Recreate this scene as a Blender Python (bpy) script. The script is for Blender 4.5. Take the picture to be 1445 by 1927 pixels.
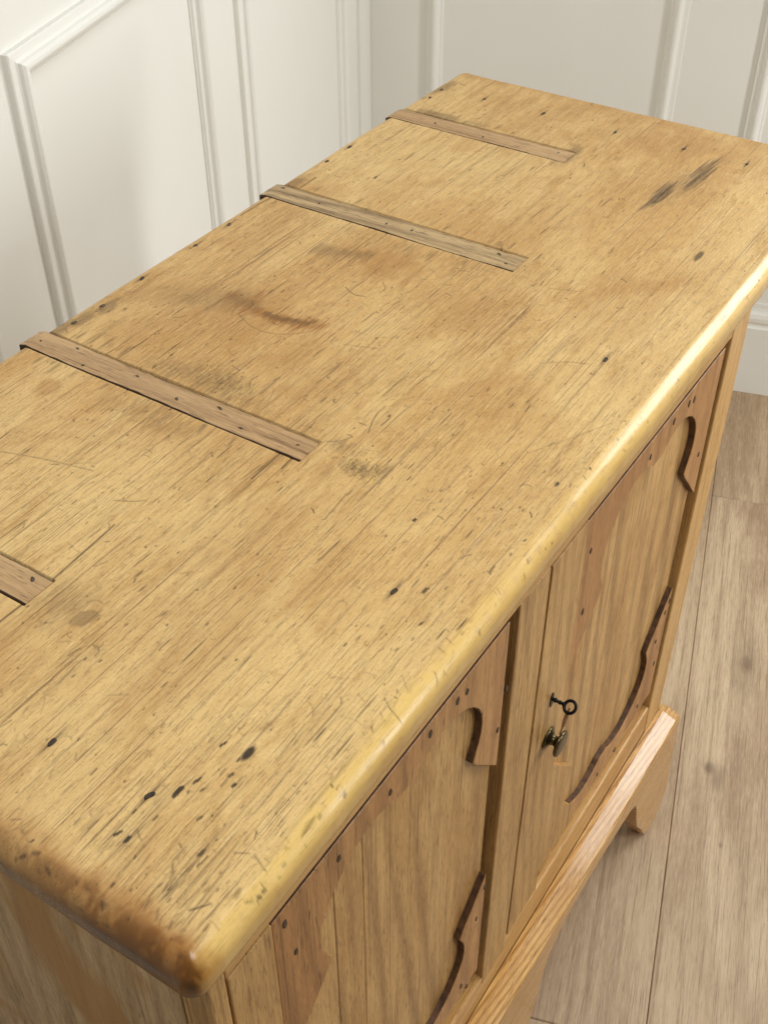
import bpy, bmesh, math, random
import numpy as np
from mathutils import Vector, Matrix

for o in list(bpy.data.objects):
    bpy.data.objects.remove(o)
scene = bpy.context.scene
COL = scene.collection
rnd = random.Random(7)
rng = np.random.default_rng(11)

# ------------------------------------------------------------------ camera
# World: X along the cupboard's length, Y its depth (front -> back), Z up, floor z = 0.
H = 1.200                                   # height of the cupboard top
L, D, TH = 1.1254, 0.500, 0.035             # top board
cam = bpy.data.objects.new('camera', bpy.data.cameras.new('camera'))
COL.objects.link(cam)
cam.data.sensor_fit = 'VERTICAL'
cam.data.sensor_height = 24.0
cam.data.lens = 2221.56 / 1927 * 24.0
cam.data.clip_start = 0.02
cam.data.clip_end = 60
R_ = Vector((0.54668394, -0.83733069, -0.00373882))
U_ = Vector((0.55168725, 0.35682435, 0.7538684))
F_ = Vector((0.62990305, 0.4141904, -0.65701481))
cam.matrix_world = Matrix(((R_.x, U_.x, -F_.x, -0.18933), (R_.y, U_.y, -F_.y, -0.24053),
                           (R_.z, U_.z, -F_.z, 0.56456 + H), (0, 0, 0, 1)))
cam.data.dof.use_dof = True
cam.data.dof.focus_distance = 0.98
cam.data.dof.aperture_fstop = 40.0
scene.camera = cam

# the room is turned 17 degrees against the cupboard: AX runs along the left wall, EX along the right wall
YAW = math.radians(17)
AX = Vector((math.cos(YAW), math.sin(YAW), 0))
EX = Vector((-math.sin(YAW), math.cos(YAW), 0))
K = Vector((2.1209, 1.3160, 0.0))           # corner of the two walls, on the floor
def room(s_left, s_right, z=0.0):           # distances from the corner along the left / right wall
    return K - AX * s_left - EX * s_right + Vector((0, 0, z))

# ------------------------------------------------------------------ light (indoors: lamps only, soft room light)
world = bpy.data.worlds.new('World')
scene.world = world
world.use_nodes = True
world.node_tree.nodes['Background'].inputs[0].default_value = (0.99, 1.0, 0.985, 1)
world.node_tree.nodes['Background'].inputs[1].default_value = 0.255

def area(name, loc, target, sx, sy, power, col):
    d = bpy.data.lights.new(name, 'AREA')
    d.shape = 'RECTANGLE'; d.size = sx; d.size_y = sy; d.energy = power; d.color = col
    o = bpy.data.objects.new(name, d)
    COL.objects.link(o)
    o.location = loc
    o.rotation_euler = (Vector(target) - Vector(loc)).to_track_quat('-Z', 'Y').to_euler()
    return o
# window in the far wall, right of the picture: the white streaks on the front edges
area('window_far_wall', room(0.03, 2.40, 1.85), room(1.5, 2.3, 1.5), 1.70, 1.80, 118, (0.97, 1.0, 1.0))
# window across the room: side light on the wall panels
area('window_side_wall', room(1.6, 3.1, 1.75), room(-1.2, 1.5, 1.1), 0.42, 1.2, 50, (0.99, 1.0, 0.985))
# ceiling fitting above the camera
area('ceiling_light', (0.15, -0.55, 2.75), (0.75, 0.2, 0.8), 0.8, 0.8, 21, (0.98, 1.0, 0.965))

scene.view_settings.view_transform = 'Standard'
scene.view_settings.look = 'None'
scene.view_settings.exposure = -0.30
scene.view_settings.gamma = 1.0

# ------------------------------------------------------------------ node helpers
class NT:
    def __init__(self, name):
        self.m = bpy.data.materials.new(name)
        self.m.use_nodes = True
        self.t = self.m.node_tree
        self.b = self.t.nodes['Principled BSDF']
    def n(self, typ, **kw):
        nd = self.t.nodes.new(typ)
        for k, v in kw.items():
            setattr(nd, k, v)
        return nd
    def set(self, sock, v):
        if v is None: return
        if isinstance(v, bpy.types.NodeSocket): self.t.links.new(v, sock)
        elif isinstance(v, (tuple, list)) and len(v) == 3 and sock.type == 'RGBA': sock.default_value = (*v, 1)
        else: sock.default_value = v
    def coords(self, scale=(1, 1, 1), rand=0.0, off=(0, 0, 0)):
        tc = self.n('ShaderNodeTexCoord')
        v = tc.outputs['Object']
        if rand:
            oi = self.n('ShaderNodeObjectInfo')
            ml = self.n('ShaderNodeVectorMath', operation='SCALE')
            cx = self.n('ShaderNodeCombineXYZ')
            for i in range(3): self.set(cx.inputs[i], oi.outputs['Random'])
            self.set(ml.inputs[0], cx.outputs[0]); ml.inputs['Scale'].default_value = rand
            ad = self.n('ShaderNodeVectorMath', operation='ADD')
            self.set(ad.inputs[0], v); self.set(ad.inputs[1], ml.outputs[0])
            v = ad.outputs[0]
        mp = self.n('ShaderNodeMapping')
        self.set(mp.inputs['Vector'], v)
        mp.inputs['Scale'].default_value = scale
        mp.inputs['Location'].default_value = off
        return mp.outputs[0]
    def noise(self, vec, scale=1.0, detail=4.0, rough=0.55, dist=0.0):
        nd = self.n('ShaderNodeTexNoise')
        self.set(nd.inputs['Vector'], vec)
        nd.inputs['Scale'].default_value = scale; nd.inputs['Detail'].default_value = detail
        nd.inputs['Roughness'].default_value = rough; nd.inputs['Distortion'].default_value = dist
        return nd.outputs['Fac']
    def math(self, op, a, b=None, c=None, clamp=False):
        nd = self.n('ShaderNodeMath', operation=op); nd.use_clamp = clamp
        self.set(nd.inputs[0], a); self.set(nd.inputs[1], b); self.set(nd.inputs[2], c)
        return nd.outputs[0]
    def rng(self, v, a, b, c=0.0, d=1.0):
        nd = self.n('ShaderNodeMapRange'); nd.interpolation_type = 'SMOOTHSTEP'
        self.set(nd.inputs[0], v)
        for i, x in enumerate((a, b, c, d)): nd.inputs[1 + i].default_value = x
        return nd.outputs[0]
    def mix(self, fac, a, b, mode='MIX'):
        nd = self.n('ShaderNodeMix', data_type='RGBA', blend_type=mode)
        self.set(nd.inputs['Factor'], fac); self.set(nd.inputs['A'], a); self.set(nd.inputs['B'], b)
        return nd.outputs['Result']
    def attr(self, name):
        nd = self.n('ShaderNodeAttribute'); nd.attribute_name = name
        return nd.outputs['Fac']
    def bump(self, h, strength=0.3, dist=0.001):
        nd = self.n('ShaderNodeBump')
        if not isinstance(strength, bpy.types.NodeSocket): nd.inputs['Strength'].default_value = strength
        nd.inputs['Distance'].default_value = dist
        self.set(nd.inputs['Height'], h)
        if isinstance(strength, bpy.types.NodeSocket): self.t.links.new(strength, nd.inputs['Strength'])
        self.set(self.b.inputs['Normal'], nd.outputs[0])
    def out(self, color, rough, spec=0.5, metal=0.0):
        self.set(self.b.inputs['Base Color'], color); self.set(self.b.inputs['Roughness'], rough)
        self.b.inputs['Specular IOR Level'].default_value = spec
        self.b.inputs['Metallic'].default_value = metal
        return self.m

def sc(axis, along, cross):
    s = [cross] * 3
    s['xyz'.index(axis)] = along
    return tuple(s)

def srgb(r, g, b):
    f = lambda c: (c / 255 / 12.92) if c / 255 <= 0.04045 else ((c / 255 + 0.055) / 1.055) ** 2.4
    return (f(r), f(g), f(b))

def wood(name, axis, pale, mid, dark, ring=26.0, ring_amt=0.55, blotch=0.5, rough=0.42, pores=0.5, rand=3.0, warp=3.0, stain=None, spec=0.4, bump=0.25, zl=0.0):
    w = NT(name)
    cw = w.coords(sc(axis, 0.10, 1.0), rand)
    wv = w.n('ShaderNodeTexWave', wave_type='BANDS', bands_direction='DIAGONAL', wave_profile='SIN')
    w.set(wv.inputs['Vector'], cw)
    wv.inputs['Scale'].default_value = ring; wv.inputs['Distortion'].default_value = warp * 2.2
    wv.inputs['Detail'].default_value = 3; wv.inputs['Detail Scale'].default_value = 0.55
    ringv = w.math('POWER', wv.outputs['Fac'], 2.2)
    fib = w.noise(w.coords(sc(axis, 9, 330), rand), 1, 3, 0.6)
    fib2 = w.noise(w.coords(sc(axis, 3, 70), rand), 1, 4, 0.6)
    blo = w.noise(w.coords(sc(axis, 3.0, 9.0), rand), 1, 5, 0.6, 0.8)
    por = w.noise(w.coords(sc(axis, 40, 420), rand), 1, 2, 0.5)
    zone = w.rng(w.noise(w.coords(sc(axis, 1.5, 7), rand, (4, 2, 7)), 1, 2), 0.38, 0.62, zl, 1.0)
    c = w.mix(w.math('MULTIPLY', w.rng(blo, 0.36, 0.68), blotch), pale, mid)
    c = w.mix(w.math('MULTIPLY', w.math('MULTIPLY', ringv, zone), ring_amt), c, dark)
    c = w.mix(w.math('MULTIPLY', w.rng(fib2, 0.44, 0.72), 0.62), c, tuple(.6 * a + .4 * b for a, b in zip(mid, dark)))
    c = w.mix(w.math('MULTIPLY', w.rng(fib, 0.50, 0.76), 0.46), c, dark)
    c = w.mix(w.math('MULTIPLY', w.rng(por, 0.62, 0.72), pores), c, (dark[0] * .35, dark[1] * .3, dark[2] * .3))
    fa = w.noise(w.coords(sc(axis, 60, 800), rand, (2, 1, 5)), 1, 2, 0.6)
    fl = w.noise(w.coords(sc(axis, 3.0, 420), rand, (7, 3, 2)), 1, 3, 0.6)
    c = w.mix(w.math('MULTIPLY', w.rng(fl, 0.57, 0.68), 0.55), c, tuple(x * 0.8 for x in dark))
    c = w.mix(w.math('MULTIPLY', w.rng(fa, 0.55, 0.70), 0.50), c, dark)
    c = w.mix(w.math('MULTIPLY', w.rng(fa, 0.44, 0.30), 0.35), c, tuple(min(1, x * 1.25) for x in pale))
    if stain:
        st = w.noise(w.coords((4, 4, 3), rand, (1, 5, 3)), 1, 4, 0.6, 0.5)
        c = w.mix(w.math('MULTIPLY', w.rng(st, 0.5, 0.58), 0.8), c, stain)
    h = w.math('ADD', w.math('MULTIPLY', fib, 0.6), w.math('MULTIPLY', ringv, 0.3))
    w.bump(w.math('SUBTRACT', h, w.rng(por, 0.62, 0.72)), bump, 0.0006)
    rgh = w.math('ADD', w.math('MULTIPLY', blo, 0.22), rough - 0.10)
    return w.out(c, rgh, spec)

def plain(name, col, rough, metal=0.0, var=0.15, scale=60, bump=0.0):
    w = NT(name)
    nz = w.noise(w.coords((1, 1, 1), 2.0), scale, 4, 0.6)
    c = w.mix(w.rng(nz, 0.3, 0.7), tuple(x * (1 - var) for x in col), tuple(min(1, x * (1 + var)) for x in col))
    if bump: w.bump(nz, bump, 0.0005)
    return w.out(c, rough, 0.5, metal)

# ---- top board material: dents, stains and scratches come in as vertex data made further down
def top_material():
    w = NT('pine_top')
    pale, mid, dark = srgb(220, 184, 123), srgb(197, 154, 94), srgb(124, 83, 38)
    cw = w.coords((0.22, 1.0, 1.0))
    wv = w.n('ShaderNodeTexWave', wave_type='BANDS', bands_direction='Y', wave_profile='SIN')
    w.set(wv.inputs['Vector'], cw)
    wv.inputs['Scale'].default_value = 22; wv.inputs['Distortion'].default_value = 5
    wv.inputs['Detail'].default_value = 4; wv.inputs['Detail Scale'].default_value = 0.7
    ringv = w.math('POWER', wv.outputs['Fac'], 2.0)
    big = w.noise(w.coords((3.2, 5.5, 5.5)), 1, 6, 0.62, 0.6)
    bl2 = w.noise(w.coords((14, 30, 30), off=(3, 8, 1)), 1, 5, 0.65, 0.7)
    fib = w.noise(w.coords((9, 330, 330)), 1, 4, 0.65)
    fib2 = w.noise(w.coords((4.5, 105, 105)), 1, 5, 0.7, 0.2)
    por = w.noise(w.coords((34, 520, 520)), 1, 2, 0.55)
    mot = w.noise(w.coords((90, 160, 160)), 1, 4, 0.65)
    zone = w.rng(w.noise(w.coords((2, 8, 8), off=(9, 2, 2)), 1, 2), 0.42, 0.62)
    c = w.mix(w.rng(big, 0.40, 0.66), pale, mid)
    c = w.mix(w.math('MULTIPLY', w.rng(bl2, 0.52, 0.70), 0.50), c, srgb(180, 134, 70))
    c = w.mix(w.math('MULTIPLY', w.rng(bl2, 0.46, 0.28), 0.45), c, srgb(228, 194, 130))
    c = w.mix(w.math('MULTIPLY', w.math('MULTIPLY', ringv, zone), 0.13), c, dark)
    c = w.mix(w.math('MULTIPLY', w.rng(fib2, 0.47, 0.74), 0.34), c, srgb(166, 118, 62))
    c = w.mix(w.math('MULTIPLY', w.rng(fib, 0.54, 0.78), 0.36), c, dark)
    c = w.mix(w.math('MULTIPLY', w.rng(mot, 0.54, 0.70), 0.32), c, srgb(156, 112, 62))
    c = w.mix(w.math('MULTIPLY', w.rng(por, 0.645, 0.75), 0.34), c, srgb(100, 68, 36))
    fa = w.noise(w.coords((70, 900, 900), off=(2, 1, 5)), 1, 2, 0.6)
    fl = w.noise(w.coords((4.0, 620, 620), off=(7, 3, 2)), 1, 3, 0.6)
    sp = w.noise(w.coords((420, 620, 620), off=(1, 4, 4)), 1, 3, 0.7)
    c = w.mix(w.math('MULTIPLY', w.rng(fl, 0.595, 0.68), 0.55), c, srgb(100, 64, 30))
    c = w.mix(w.math('MULTIPLY', w.rng(fa, 0.56, 0.70), 0.46), c, srgb(110, 74, 38))
    c = w.mix(w.math('MULTIPLY', w.rng(fa, 0.44, 0.30), 0.36), c, srgb(240, 210, 150))
    c = w.mix(w.math('MULTIPLY', w.rng(sp, 0.56, 0.70), 0.40), c, srgb(126, 86, 46))
    c = w.mix(w.math('MULTIPLY', w.rng(sp, 0.42, 0.30), 0.35), c, srgb(240, 212, 160))
    c = w.mix(w.attr('pale'), c, srgb(228, 190, 106))
    c = w.mix(w.attr('warm'), c, srgb(150, 94, 30))
    c = w.mix(w.attr('grey'), c, srgb(92, 68, 40))
    c = w.mix(w.attr('dark'), c, srgb(38, 24, 14))
    h = w.math('ADD', w.math('MULTIPLY', fib, 0.5), w.math('MULTIPLY', mot, 0.35))
    h = w.math('ADD', h, w.math('ADD', w.math('MULTIPLY', fa, 0.7), w.math('MULTIPLY', sp, 0.4)))
    w.bump(w.math('SUBTRACT', h, w.math('ADD', w.rng(por, 0.63, 0.74), w.rng(fl, 0.58, 0.68))), w.math('MULTIPLY_ADD', w.attr('polish'), -0.36, 0.45), 0.0007)
    rg = w.math('ADD', w.math('MULTIPLY', bl2, 0.25), 0.36)
    rg = w.math('SUBTRACT', rg, w.math('MULTIPLY', w.attr('polish'), 0.25))
    return w.out(c, rg, 0.42)

M = {}
M['top'] = top_material()
M['strip'] = wood('old_grey_pine', 'y', srgb(192, 162, 118), srgb(164, 132, 92), srgb(92, 68, 44), ring=30, ring_amt=0.7, blotch=0.7, rough=0.5, pores=0.6, warp=2.5)
M['strip_plain'] = wood('old_tan_pine', 'y', srgb(194, 158, 114), srgb(172, 134, 92), srgb(108, 78, 48), ring=30, ring_amt=0.25, blotch=0.7, rough=0.45, pores=0.6)
M['frame'] = wood('waxed_pine_upright', 'z', srgb(198, 156, 98), srgb(172, 128, 74), srgb(108, 70, 34), ring=30, ring_amt=0.35, rough=0.38)
M['frame_pale'] = wood('pale_pine_upright', 'z', srgb(206, 164, 104), srgb(190, 142, 80), srgb(140, 94, 46), ring=30, ring_amt=0.3, rough=0.36)
M['rail'] = wood('waxed_pine_rail', 'x', srgb(205, 160, 98), srgb(186, 138, 78), srgb(136, 88, 42), ring=26, ring_amt=0.35, rough=0.36)
M['plinth'] = wood('striped_pine_plinth', 'x', srgb(218, 174, 108), srgb(200, 150, 84), srgb(138, 84, 36), ring=62, ring_amt=0.75, blotch=0.6, rough=0.22, warp=1.3, spec=0.6, bump=0.06, zl=0.75)
M['door'] = wood('pine_door_board', 'z', srgb(206, 164, 104), srgb(174, 128, 72), srgb(108, 68, 32), ring=14, ring_amt=0.55, blotch=0.8, rough=0.36, warp=5)
M['fret'] = wood('reddish_pine_fretwork', 'z', srgb(188, 138, 84), srgb(156, 106, 60), srgb(94, 58, 30), ring=18, ring_amt=0.4, blotch=0.6, rough=0.38, pores=0.7)
M['side'] = wood('pine_side_board', 'z', srgb(214, 184, 138), srgb(190, 156, 110), srgb(124, 86, 48), ring=22, ring_amt=0.5, blotch=0.5, rough=0.45, stain=srgb(180, 128, 62))
M['nail'] = plain('dark_iron', srgb(74, 62, 48), 0.55, 0.2, 0.35, 400, 0.4)
M['nail_old'] = plain('rusted_iron', srgb(58, 45, 32), 0.65, 0.1, 0.4, 300, 0.5)
M['key'] = plain('black_iron', srgb(28, 26, 24), 0.42, 0.75, 0.3, 300)
M['brass'] = plain('tarnished_brass', srgb(96, 84, 58), 0.30, 0.9, 0.35, 220)
M['cord'] = plain('brown_leather', srgb(150, 116, 84), 0.5, 0.0, 0.3, 300)
M['fret_edge'] = plain('dark_shaded_edge', srgb(84, 56, 32), 0.6, 0, 0.5, 120)  # dark finish with the shade on the cut faces painted in
M['joint_dirt_shade'] = plain('joint_dirt_shade', srgb(58, 40, 24), 0.9)  # dirt colour, darkened to paint in the shade of the strip gaps
M['dark'] = plain('dark_recess', srgb(52, 32, 16), 0.8)

def wall_material():
    w = NT('off_white_wall_paint')
    nz = w.noise(w.coords((1, 1, 1)), 2.2, 3, 0.5)
    fine = w.noise(w.coords((1, 1, 1)), 240, 3, 0.6)
    c = w.mix(w.rng(nz, 0.3, 0.7), srgb(231, 229, 221), srgb(235, 233, 226))
    w.bump(fine, 0.12, 0.0006)
    return w.out(c, 0.5, 0.35)
M['wall'] = wall_material()

KNOTS = [(-1.241, -1.008, 0.020, 0.010, 0.75), (-1.262, -1.028, 0.045, 0.016, 0.45), (-0.97, -1.06, 0.030, 0.013, 0.6), (-0.97, -1.06, 0.13, 0.045, 0.30), (-1.40, -1.041, 0.010, 0.005, .6)]     # knots seen in the boards
def floor_material():
    w = NT('oak_floorboard')
    pale, mid, dark = srgb(204, 180, 148), srgb(168, 141, 112), srgb(104, 82, 60)
    cw = w.coords((0.55, 4.0, 1.0), 9.0)
    warpn = w.noise(cw, 1.0, 3, 0.5)
    tc = w.coords((0.0, 1.0, 0.0), 9.0)
    sp = w.n('ShaderNodeSeparateXYZ'); w.set(sp.inputs[0], tc)
    ph = w.math('ADD', w.math('MULTIPLY', sp.outputs[1], 150.0), w.math('MULTIPLY', warpn, 60.0))
    ringv = w.math('POWER', w.math('MULTIPLY_ADD', w.math('SINE', ph), 0.5, 0.5), 1.8)
    fib = w.noise(w.coords((6, 380, 1), 9.0), 1, 4, 0.65)
    fib2 = w.noise(w.coords((2.2, 90, 1), 9.0), 1, 5, 0.7)
    blo = w.noise(w.coords((2.0, 7, 1), 9.0), 1, 5, 0.6, 0.6)
    zone = w.rng(w.noise(w.coords((1.2, 9, 1), 9.0, (3, 3, 0)), 1, 2), 0.40, 0.64)
    c = w.mix(w.rng(blo, 0.34, 0.68), pale, mid)
    c = w.mix(w.math('MULTIPLY', w.math('MULTIPLY', ringv, zone), 0.38), c, srgb(140, 112, 84))
    c = w.mix(w.math('MULTIPLY', w.rng(fib2, 0.46, 0.70), 0.65), c, srgb(152, 126, 98))
    c = w.mix(w.math('MULTIPLY', w.rng(fib, 0.50, 0.70), 0.55), c, dark)
    fz = w.noise(w.coords((40, 900, 1), 9.0, (3, 1, 0)), 1, 2, 0.6)
    c = w.mix(w.math('MULTIPLY', w.rng(fz, 0.54, 0.70), 0.45), c, dark)
    c = w.mix(w.math('MULTIPLY', w.rng(fz, 0.45, 0.30), 0.35), c, srgb(222, 204, 178))
    vo = w.n('ShaderNodeTexVoronoi'); w.set(vo.inputs['Vector'], w.coords((1.5, 5.0, 0.0), 9.0)); vo.inputs['Scale'].default_value = 1.0
    kn = w.math('ADD', vo.outputs['Distance'], w.math('MULTIPLY', w.math('SUBTRACT', fib2, 0.5), 0.10))
    c = w.mix(w.math('MULTIPLY', w.rng(kn, 0.15, 0.03), 0.60), c, srgb(96, 74, 56))
    fw_ = w.noise(w.coords((14, 40, 1)), 1, 3, 0.6)
    for kx, ky, rx, ry, am in KNOTS:
        mp = w.coords((1 / rx, 1 / ry, 0), 0, (-kx / rx, -ky / ry, 0))
        ln = w.n('ShaderNodeVectorMath', operation='LENGTH'); w.set(ln.inputs[0], mp)
        kd = w.math('ADD', ln.outputs['Value'], w.math('MULTIPLY', w.math('SUBTRACT', fw_, 0.5), 1.6))
        c = w.mix(w.math('MULTIPLY', w.rng(kd, 1.1, 0.1), am), c, srgb(98, 76, 58))
    oi = w.n('ShaderNodeObjectInfo')
    c = w.mix(w.math('MULTIPLY', oi.outputs['Random'], 0.22), c, srgb(168, 140, 110))
    w.bump(w.math('ADD', w.math('MULTIPLY', fib, 0.6), w.math('MULTIPLY', ringv, 0.3)), 0.22, 0.0008)
    return w.out(c, w.math('ADD', w.math('MULTIPLY', blo, 0.2), 0.38), 0.4)
M['floor'] = floor_material()

# ------------------------------------------------------------------ object helpers
def link(name, me, mat=None, parent=None, smooth=False, **props):
    o = bpy.data.objects.new(name, me)
    COL.objects.link(o)
    if mat: me.materials.append(mat) if not me.materials else None
    if smooth: me.shade_smooth()
    if parent: o.parent = parent
    for k, v in props.items(): o[k] = v
    return o

def from_bm(bm, name):
    bmesh.ops.recalc_face_normals(bm, faces=bm.faces)
    me = bpy.data.meshes.new(name); bm.to_mesh(me); bm.free()
    return me

def bevel_all(bm, w, seg=2, angle=0.6):
    ed = [e for e in bm.edges if len(e.link_faces) == 2 and e.calc_face_angle(0) > angle]
    bmesh.ops.bevel(bm, geom=ed, offset=w, segments=seg, profile=0.5, affect='EDGES', clamp_overlap=True)

def box_mesh(name, x0, x1, y0, y1, z0, z1, bev=0.0015, seg=2):
    bm = bmesh.new()
    bmesh.ops.create_cube(bm, size=1)
    for v in bm.verts:
        v.co = Vector((x0 + (v.co.x + .5) * (x1 - x0), y0 + (v.co.y + .5) * (y1 - y0), z0 + (v.co.z + .5) * (z1 - z0)))
    if bev: bevel_all(bm, bev, seg)
    return from_bm(bm, name)

def prism_mesh(name, pts, y0, y1, bev=0.0):      # outline in XZ, extruded along Y
    bm = bmesh.new()
    vs = [bm.verts.new((x, y0, z)) for x, z in pts]
    f = bm.faces.new(vs)
    r = bmesh.ops.extrude_face_region(bm, geom=[f])
    for v in r['geom']:
        if isinstance(v, bmesh.types.BMVert): v.co.y = y1
    bmesh.ops.recalc_face_normals(bm, faces=bm.faces)
    if bev: bevel_all(bm, bev, 1, 0.9)
    return from_bm(bm, name)

def lathe_mesh(name, prof, seg=40):              # profile (radius, height) about +Z
    bm = bmesh.new()
    rings = []
    for r, h in prof:
        rings.append([bm.verts.new((r * math.cos(2 * math.pi * i / seg), r * math.sin(2 * math.pi * i / seg), h)) for i in range(seg)])
    for a, b in zip(rings, rings[1:]):
        for i in range(seg):
            bm.faces.new((a[i], a[(i + 1) % seg], b[(i + 1) % seg], b[i]))
    bm.faces.new(rings[0][::-1]); bm.faces.new(rings[-1])
    return from_bm(bm, name)

def tube_mesh(name, pts, radii, seg=12, closed=False, flat=1.0):
    bm = bmesh.new()
    pts = [Vector(p) for p in pts]
    n = len(pts); rings = []
    up = Vector((0, 0, 1))
    for i, p in enumerate(pts):
        t = ((pts[(i + 1) % n] - pts[i - 1]) if closed else (pts[min(i + 1, n - 1)] - pts[max(i - 1, 0)])).normalized()
        a = t.cross(up)
        if a.length < 0.05: a = t.cross(Vector((1, 0, 0)))
        a.normalize(); b = t.cross(a)
        r = radii[i] if isinstance(radii, (list, tuple)) else radii
        rings.append([bm.verts.new(p + (a * math.cos(2 * math.pi * k / seg) + b * flat * math.sin(2 * math.pi * k / seg)) * r) for k in range(seg)])
    m = n if closed else n - 1
    for i in range(m):
        A, B = rings[i], rings[(i + 1) % n]
        for k in range(seg): bm.faces.new((A[k], A[(k + 1) % seg], B[(k + 1) % seg], B[k]))
    if not closed:
        bm.faces.new(rings[0][::-1]); bm.faces.new(rings[-1])
    return from_bm(bm, name)

# ================================================================== SETTING
# ---- floor: base sheet plus planks running along the left wall
fb = box_mesh('floor', -4.2, 0.0, -3.4, 0.0, -0.05, -0.0125, 0)
floor = link('floor', fb, M['dark'], None, kind='structure')
floor.matrix_world = Matrix.Translation(K) @ Matrix.Rotation(YAW, 4, 'Z')
PW = 0.190
edges = [0.955 + PW * k for k in range(-5, 12)]
joints = {0.955: -0.457, 0.765: -1.787}
for r in range(len(edges) - 1):
    s0, s1 = edges[r], edges[r + 1]
    j = joints.get(round(s0, 3), -rnd.uniform(0.1, 1.2))
    cuts = [0.0]
    a = j
    while a > -4.1:
        if a < -0.02: cuts.append(a)
        a -= 1.35
    cuts.append(-4.15)
    for c0, c1 in zip(cuts, cuts[1:]):
        me = box_mesh('floor_plank', c1 + 0.0004, c0 - 0.0004, -s1 + 0.0004, -s0 - 0.0004, -0.012, 0.0, 0.0016, 1)
        link('floor_plank', me, M['floor'], floor)

# ---- walls with applied panel mouldings
def wall(name, origin, along, normal, length, height, th=0.1):
    me = bpy.data.meshes.new(name)
    a, n = along * length, normal * -th
    v = [origin, origin + a, origin + a + n, origin + n]
    v = v + [p + Vector((0, 0, height)) for p in v]
    me.from_pydata([tuple(p) for p in v], [], [(0, 1, 2, 3), (4, 5, 6, 7), (0, 1, 5, 4), (1, 2, 6, 5), (2, 3, 7, 6), (3, 0, 4, 7)])
    bm = bmesh.new(); bm.from_mesh(me); bmesh.ops.recalc_face_normals(bm, faces=bm.faces); bm.to_mesh(me); bm.free()
    return link(name, me, M['wall'], None, kind='structure')
UP = Vector((0, 0, 1))
wall_left = wall('wall_left', K.copy(), -AX, -EX, 4.1, 2.9)
wall_right = wall('wall_right', K + EX * 0.1, -EX, -AX, 3.3, 2.9)

# profile across a moulding: (distance from the outer edge, height above the wall)
MP = [(0, -0.002), (0, 0.008), (0.0015, 0.0095), (0.010, 0.0105), (0.013, 0.0125), (0.0145, 0.0165), (0.018, 0.0195), (0.022, 0.0200),
      (0.026, 0.0185), (0.0295, 0.0150), (0.0312, 0.0100), (0.0325, 0.0085), (0.0355, 0.0080), (0.0375, 0.0065), (0.0385, 0.0035), (0.0400, 0.003), (0.0400, -0.002)]
def moulding(parent, p0, p1, inward, normal):
    al = (p1 - p0).normalized()
    bm = bmesh.new()
    A = [bm.verts.new(p0 + al * u + inward * u + normal * h) for u, h in MP]
    B = [bm.verts.new(p1 - al * u + inward * u + normal * h) for u, h in MP]
    for i in range(len(MP) - 1): bm.faces.new((A[i], A[i + 1], B[i + 1], B[i]))
    bm.faces.new(A); bm.faces.new(B[::-1])
    return link('moulding', from_bm(bm, 'moulding'), M['wall'], parent)
def frame(parent, fn, s0, s1, z0, z1, along, normal):      # fn(s, z) -> point; s0 < s1 measured from the corner
    c = [fn(s1, z0), fn(s0, z0), fn(s0, z1), fn(s1, z1)]
    moulding(parent, c[0], c[1], UP, normal)
    moulding(parent, c[1], c[2], -along, normal)
    moulding(parent, c[2], c[3], -UP, normal)
    moulding(parent, c[3], c[0], along, normal)
ZT, ZB = H + 0.066, 0.34
fl = lambda s, z: room(s, 0, z)
fr = lambda s, z: room(0, s, z)
for s0, s1 in ((0.190, 0.770), (0.905, 1.462), (1.600, 2.160)):
    frame(wall_left, fl, s0, s1, ZB, ZT, AX, -EX)
for s0, s1 in ((0.140, 0.713), (0.872, 1.440)):
    frame(wall_right, fr, s0, s1, ZB, ZT, EX, -AX)
# corner board on the left wall
def wall_board(parent, name, p0, p1, prof, normal):       # profile (height, thickness) swept between two floor points
    bm = bmesh.new()
    A = [bm.verts.new(p0 + UP * z + normal * t) for z, t in prof]
    B = [bm.verts.new(p1 + UP * z + normal * t) for z, t in prof]
    for i in range(len(prof) - 1): bm.faces.new((A[i], A[i + 1], B[i + 1], B[i]))
    bm.faces.new(A); bm.faces.new(B[::-1])
    return link(name, from_bm(bm, name), M['wall'], parent)
wall_board(wall_left, 'corner_board', room(0.087, 0), room(0.001, 0), [(0.255, -0.002), (0.255, 0.007), (2.88, 0.007), (2.88, -0.002)], -EX)
SK = [(0.0, -0.002), (0.0, 0.018), (0.188, 0.018), (0.193, 0.014), (0.198, 0.0135), (0.205, 0.017), (0.216, 0.0175), (0.226, 0.0145), (0.232, 0.009), (0.240, 0.0065), (0.250, 0.006), (0.250, -0.002)]
wall_board(wall_left, 'skirting_board', room(4.0, 0), room(0.019, 0), SK, -EX)
wall_board(wall_right, 'skirting_board', room(0, 0.0), room(0, 3.2), SK, -AX)

# ================================================================== CUPBOARD
cup = bpy.data.objects.new('pine_cupboard', None)
COL.objects.link(cup)
cup.location = (0.5625, 0.28, 0)
cup.empty_display_size = 0.2
cup['label'] = 'waxed antique pine cupboard with scarred top standing on the oak floor'
cup['category'] = 'cupboard'
OFF = -Vector(cup.location)
def part(name, me, mat, parent=None, smooth=False, **kw):
    o = link(name, me, mat, parent or cup, smooth, **kw)
    if parent is None: o.location = OFF
    return o

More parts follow.
